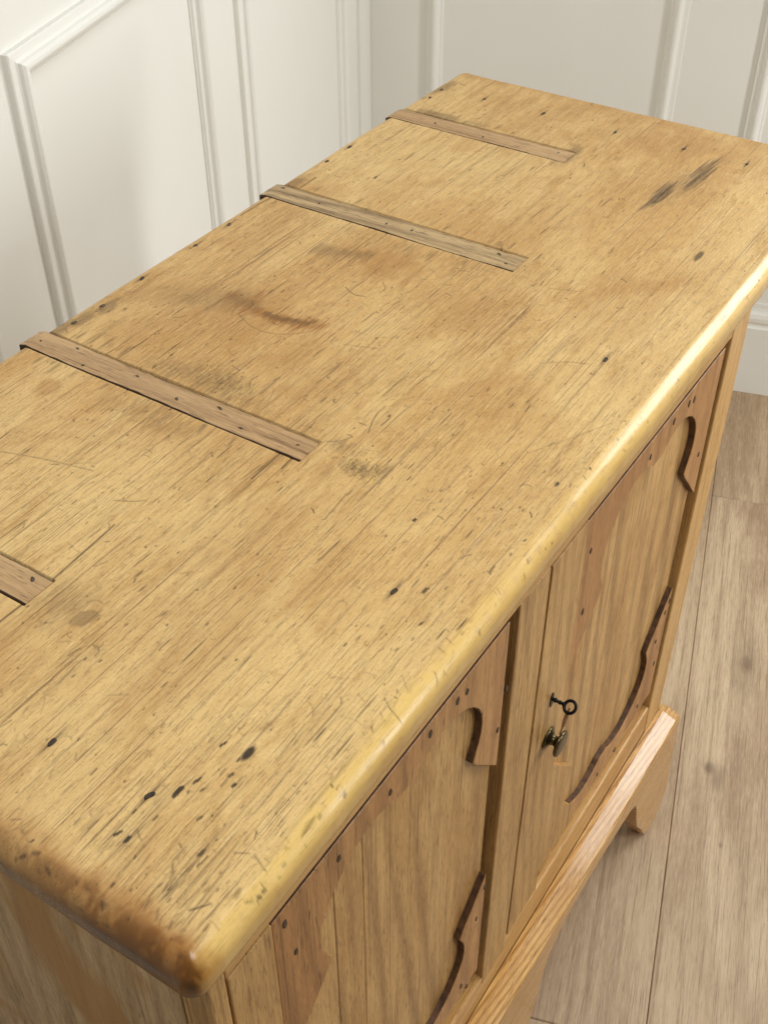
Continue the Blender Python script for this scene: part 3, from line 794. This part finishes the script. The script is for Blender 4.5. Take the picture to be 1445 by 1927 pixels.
# ------------------------------------------------ carcass
BX0, BX1, BY0, BY1 = 0.058, 1.062, 0.060, 0.482
ZT_, ZDT, ZDB, ZPL = H - TH, H - 0.186, H - 0.842, H - 0.905
part('stile', box_mesh('stile', 1.003, BX1, BY0, BY0 + 0.024, ZPL - 0.05, ZT_ + 0.001, 0.0022), M['frame_pale'])
part('stile', box_mesh('stile', BX0, 0.0750, BY0, BY0 + 0.024, ZPL - 0.05, ZT_ + 0.001, 0.0022), M['frame'])
part('muntin', box_mesh('muntin', 0.4860, 0.5460, BY0, BY0 + 0.024, ZDB - 0.02, ZDT + 0.004, 0.0016), M['frame'])
part('top_rail', box_mesh('top_rail', 0.0755, 1.0025, BY0 + 0.0005, BY0 + 0.024, ZDT + 0.004, ZT_ + 0.001, 0.0015), M['rail'])
part('bottom_rail', box_mesh('bottom_rail', 0.0755, 1.0025, BY0 + 0.0008, BY0 + 0.024, ZPL - 0.05, ZDB - 0.003, 0.003), M['rail'])
part('backboard', box_mesh('backboard', BX0 + 0.02, BX1 - 0.02, BY1 - 0.012, BY1, 0.16, ZT_ + 0.001, 0.001), M['side'])
for x0, x1, xo in ((BX0, BX0 + 0.018, BX0), (BX1 - 0.018, BX1, BX1)):
    sgn = 1 if x0 == BX0 else -1
    a, b = sorted((xo + sgn * 0.004, xo + sgn * 0.018))
    part('side_panel', box_mesh('side_panel', a, b, BY0 + 0.0345, BY1 - 0.002, ZPL - 0.05, ZT_ + 0.001, 0.0015), M['side'])
    a, b = sorted((xo + sgn * 0.0005, xo + sgn * 0.02))
    part('corner_post', box_mesh('corner_post', a, b, BY0 + 0.0242, BY0 + 0.028, ZPL - 0.05, ZT_ + 0.001, 0.0008), M['frame'])
part('gap_shade_sheet', box_mesh('gap_shade_sheet', BX0 + 0.0185, BX1 - 0.0185, BY0 + 0.0275, BY0 + 0.034, ZPL - 0.045, ZT_ - 0.002, 0), M['dark'])  # added dark sheet, stands for the shade seen through the door gaps

# doors with fret-cut mounts
TOPH = [(0.0125, -0.236), (0.0195, -0.2305), (0.030, -0.2262), (0.043, -0.2232), (0.056, -0.2222), (0.071, -0.2248), (0.085, -0.2305), (0.098, -0.2385), (0.109, -0.2485), (0.1185, -0.2605),
        (0.1245, -0.2735), (0.1270, -0.2880), (0.1262, -0.3020), (0.1225, -0.3145), (0.1175, -0.3250), (0.1135, -0.3345), (0.1200, -0.3440), (0.140, -0.3660), (0.1600, -0.3890)]
def fret_outline(half_l, half_r, zc, flip):
    """one mount piece: straight outer edges, cut inner edge; flip mirrors it for the bottom of the door"""
    fz = (lambda z: H + z) if not flip else (lambda z: H + 2 * zc - z)
    top_z = fz(-0.189)
    right = [(u, fz(z)) for u, z in TOPH if u < half_r] + [(half_r, fz(-0.389 - (half_r - 0.16) * 1.15))]
    left = [(-u, fz(z)) for u, z in TOPH if u < half_l] + [(-half_l, fz(-0.389 - (half_l - 0.16) * 1.15))]
    pts = [(-half_l, top_z)] + left[::-1] + right + [(half_r, top_z)]
    return pts
FY0, FY1 = 0.0615, 0.0700
FN = [nail_mesh(s, rx, ry, 0.0008) for s, rx, ry in ((11, .0026, .0048), (12, .0022, .0040), (13, .0028, .0036))]
for mm in FN: mm.materials.append(M['nail'])
def door(x0, x1, c, hl, hr, nails, boards, cut_l=None):
    d = bpy.data.objects.new('door', None); COL.objects.link(d); d.parent = cup
    d.location = OFF + Vector((0, 0, 0))
    zt, zb = ZDT - 0.0015, ZDB + 0.0015
    for a, b in zip(boards, boards[1:]):
        link('door_board', box_mesh('door_board', a + 0.0003, b - 0.0003, FY1, FY1 + 0.016, zb, zt, 0.0007, 1), M['door'], d)
    if x0 < boards[0] - 0.001:
        link('lock_stile', box_mesh('lock_stile', x0, boards[0] - 0.0004, FY0 - 0.0007, FY1 + 0.016, zb, zt, 0.0012, 2), M['frame'], d)
    for flip in (False, True):
        pts = [(c + u, z) for u, z in fret_outline(hl, hr, -0.4935, flip)]
        if flip and cut_l is not None:           # left end of the lower mount: a paler let-in piece
            ztop = H - 0.7475
            a_ = [q for q in pts if q[0] <= c - cut_l]
            b_ = [q for q in pts if q[0] > c - cut_l]
            pl = [a_[0], *a_[1:], (c - cut_l, ztop), (c - cut_l, pts[0][1])]
            link('fretwork_mount', prism_mesh('fretwork_mount', pl, FY0 + 0.0002, FY1 + 0.0004, 0.0004), M['frame'], d)
            pts = [(c - cut_l + 0.0002, pts[0][1]), (c - cut_l + 0.0002, ztop)] + b_
        fm = link('fretwork_mount', prism_mesh('fretwork_mount', pts, FY0, FY1 + 0.0004, 0.0007), M['fret'], d)
        fm.data.materials.append(M['fret_edge'])
        for f in fm.data.polygons:
            if abs(f.normal.y) < 0.4: f.material_index = 1
    for i, (nx, nz) in enumerate(nails):
        if i % 3 == 2 and nz < -0.25: continue
        o = link('nail_head', FN[i % 3], None, d)
        o.location = (nx, FY0 - 0.00005, H + nz)
        o.rotation_euler = (math.pi / 2, 0, 0)
    return d
n1 = [(.381, -.206), (.465, -.333), (.474, -.388), (.337, -.203), (.277, -.212), (.206, -.212), (.139, -.207), (.148, -.259), (.152, -.330), (.142, -.372), (.476, -.284), (.397, -.210),
      (.470, -.615), (.455, -.660), (.470, -.720), (.430, -.775), (.445, -.800), (.36, -.800), (.30, -.79)]
door1 = door(0.0775, 0.4775, 0.305, 0.1792, 0.1660, n1, (0.1255, 0.208, 0.249, 0.4735))
n2 = [(c - .305 + .81, z) for c, z in n1 if c > .27] + [(.664, -.262), (.648, -.330), (.645, -.24), (.66, -.31), (.985, -.60), (.96, -.66), (.98, -.70)]
door2 = door(0.5520, 0.9965, 0.812, 0.1818, 0.1770, n2, (0.6300, 0.9925), 0.100)
door2['label'] = 'door with key and knob'

# keyhole plate and knob on the right-hand door
link('keyhole_plate', prism_mesh('keyhole_plate', [(0.5928 + 0.0046 * math.cos(a), H - 0.4165 + 0.0112 * math.sin(a)) for a in [k * math.pi / 10 for k in range(20)]], FY0 - 0.0016, FY0 + 0.0005, 0.0003), M['key'], door2)
kn = link('knob', lathe_mesh('knob', [(0.0115, 0.0), (0.0125, 0.0012), (0.0122, 0.0024), (0.0090, 0.0040), (0.0058, 0.0064), (0.0050, 0.0090), (0.0056, 0.0112), (0.0085, 0.0130),
                                      (0.0132, 0.0142), (0.0143, 0.0152), (0.0145, 0.0166), (0.0138, 0.0178), (0.0128, 0.0184), (0.0090, 0.0190), (0.003, 0.0192)], 48), M['brass'], door2, True)
kn.location = (0.5964, FY0 - 0.0004, H - 0.4845)
kn.scale = (1.12, 1.12, 1.0)
kn.rotation_euler = (math.pi / 2, 0, 0)

# plinth with shaped feet along the front
def arc(cx, cz, r, a0, a1, n): return [(cx + r * math.cos(math.radians(a0 + (a1 - a0) * i / n)), cz + r * math.sin(math.radians(a0 + (a1 - a0) * i / n))) for i in range(n + 1)]
PX0, PX1, PC = 0.048, 1.074, 0.5610
half = [(PX1, ZPL - 0.015), (PX1 + 0.008, H - 1.00), (PX1 + 0.022, H - 1.09), (PX1 + 0.030, H - 1.13), (PX1 + 0.028, H - 1.158), (PX1 + 0.016, H - 1.183), (PX1 - 0.004, 0.0005), (PX1 - 0.030, 0.0005), (1.020, H - 1.178), (0.996, H - 1.135),
        (0.962, H - 1.085), (0.946, H - 1.045), (0.934, H - 1.005), (0.922, H - 0.978), (0.900, H - 0.964), (0.860, H - 0.956), (0.800, H - 0.950), (0.735, H - 0.948), (0.680, H - 0.953),
        (0.650, H - 0.962), (0.630, H - 0.980), (0.618, H - 1.010), (0.611, H - 1.050), (0.603, H - 1.085), (0.590, H - 1.120), (0.578, 0.0005)]
full = half + [(2 * PC - x, z) for x, z in half[::-1]]
YP = 0.0275
part('plinth', prism_mesh('plinth', full, YP, BY0 - 0.0006, 0.0012), M['plinth'])
# moulded top edge of the plinth
prof = [(BY0 - 0.0004, ZPL - 0.0148), (BY0 - 0.0004, ZPL), (BY0 - 0.0080, ZPL + 0.0003), (BY0 - 0.0100, ZPL - 0.0003), (BY0 - 0.0170, ZPL - 0.0028), (YP + 0.007, ZPL - 0.0064), (YP + 0.0022, ZPL - 0.0086), (YP + 0.0004, ZPL - 0.0105), (YP - 0.0002, ZPL - 0.0150)]
bm = bmesh.new()
NS = 60
ringsv = []
for i in range(NS + 1):
    f = i / NS
    x = PX0 + (PX1 - PX0) * f
    e = min(x - PX0, PX1 - x)
    drop = 0.004 * max(0, 1 - e / 0.004) ** 2
    ringsv.append([bm.verts.new((x, y, z - (drop if z > ZPL - 0.014 else 0) + (math.sin(x * 37) * 0.0003 if 1 < k_ < 7 else 0))) for k_, (y, z) in enumerate(prof)])
for A, B in zip(ringsv, ringsv[1:]):
    for k_ in range(len(prof) - 1): bm.faces.new((A[k_], A[k_ + 1], B[k_ + 1], B[k_]))
    bm.faces.new((A[-1], A[0], B[0], B[-1]))
bm.faces.new(ringsv[0]); bm.faces.new(ringsv[-1][::-1])
part('plinth_moulding', from_bm(bm, 'plinth_moulding'), M['plinth'], None, False)
# rear feet and bottom board
for x0, x1 in ((BX0, BX0 + 0.07), (BX1 - 0.07, BX1)):
    part('rear_foot', box_mesh('rear_foot', x0, x1, BY1 - 0.05, BY1 - 0.014, 0.0005, ZPL - 0.049, 0.003), M['frame'])
part('bottom_board', box_mesh('bottom_board', BX0 + 0.002, BX1 - 0.002, BY0 + 0.002, BY1 - 0.002, ZPL - 0.062, ZPL - 0.0505, 0.001), M['rail'])

# ------------------------------------------------ key and its tie
key = bpy.data.objects.new('key', None); COL.objects.link(key)
KB = Vector((0.5931, FY0 - 0.0007, H - 0.4150))
key.location = KB; key.empty_display_size = 0.02
key['label'] = 'small black iron key turned in the cupboard door lock'; key['category'] = 'key'
VD = Vector((-0.62, 0, 0.78)).normalized()          # the bow's flat side
SD = Vector((0, -1, 0)); TD = VD.cross(SD)
BC = SD * 0.0215
link('shaft', tube_mesh('shaft', [SD * t for t in (-0.004, 0.0, 0.0155)], [0.0021, 0.0021, 0.0019], 14), M['key'], key, True)
link('collar', tube_mesh('collar', [SD * t for t in (0.0030, 0.0038, 0.0046, 0.0055)], [0.0020, 0.0031, 0.0031, 0.0020], 14), M['key'], key, True)
link('collar', tube_mesh('collar', [SD * t for t in (0.0090, 0.0096, 0.0104, 0.0110)], [0.0019, 0.0027, 0.0027, 0.0019], 14), M['key'], key, True)
link('collar', tube_mesh('collar', [SD * t for t in (0.0130, 0.0136, 0.0144, 0.0150)], [0.0019, 0.0028, 0.0028, 0.0019], 14), M['key'], key, True)
link('bow', tube_mesh('bow', [BC + SD * 0.0062 * math.cos(a) + TD * 0.0068 * math.sin(a) for a in [2 * math.pi * k / 36 for k in range(36)]], 0.0018, 12, True), M['key'], key, True)
P0 = KB + BC + Vector((-0.0005, 0.0, -0.0052))
tie_pts = lambda dx, dy, ln: [P0 + Vector((0.0005 + dx * t, dy * t, 0.0035 - ln * t)) for t in (0, 0.15, 0.35, 0.6, 0.8, 1.0)]
tie = link('leather_tie', tube_mesh('leather_tie', tie_pts(-0.0035, 0.004, 0.031), [0.0016, 0.0024, 0.0030, 0.0034, 0.0030, 0.0018], 10, False, 0.55), M['cord'], None, True)
tie['label'] = 'thin folded brown tie hanging from the bow of the key'; tie['category'] = 'key tie'
link('tail', tube_mesh('tail', tie_pts(-0.0110, 0.003, 0.035), [0.0010, 0.0011, 0.0012, 0.0012, 0.0011, 0.0008], 10, False, 0.55), M['cord'], tie, True)
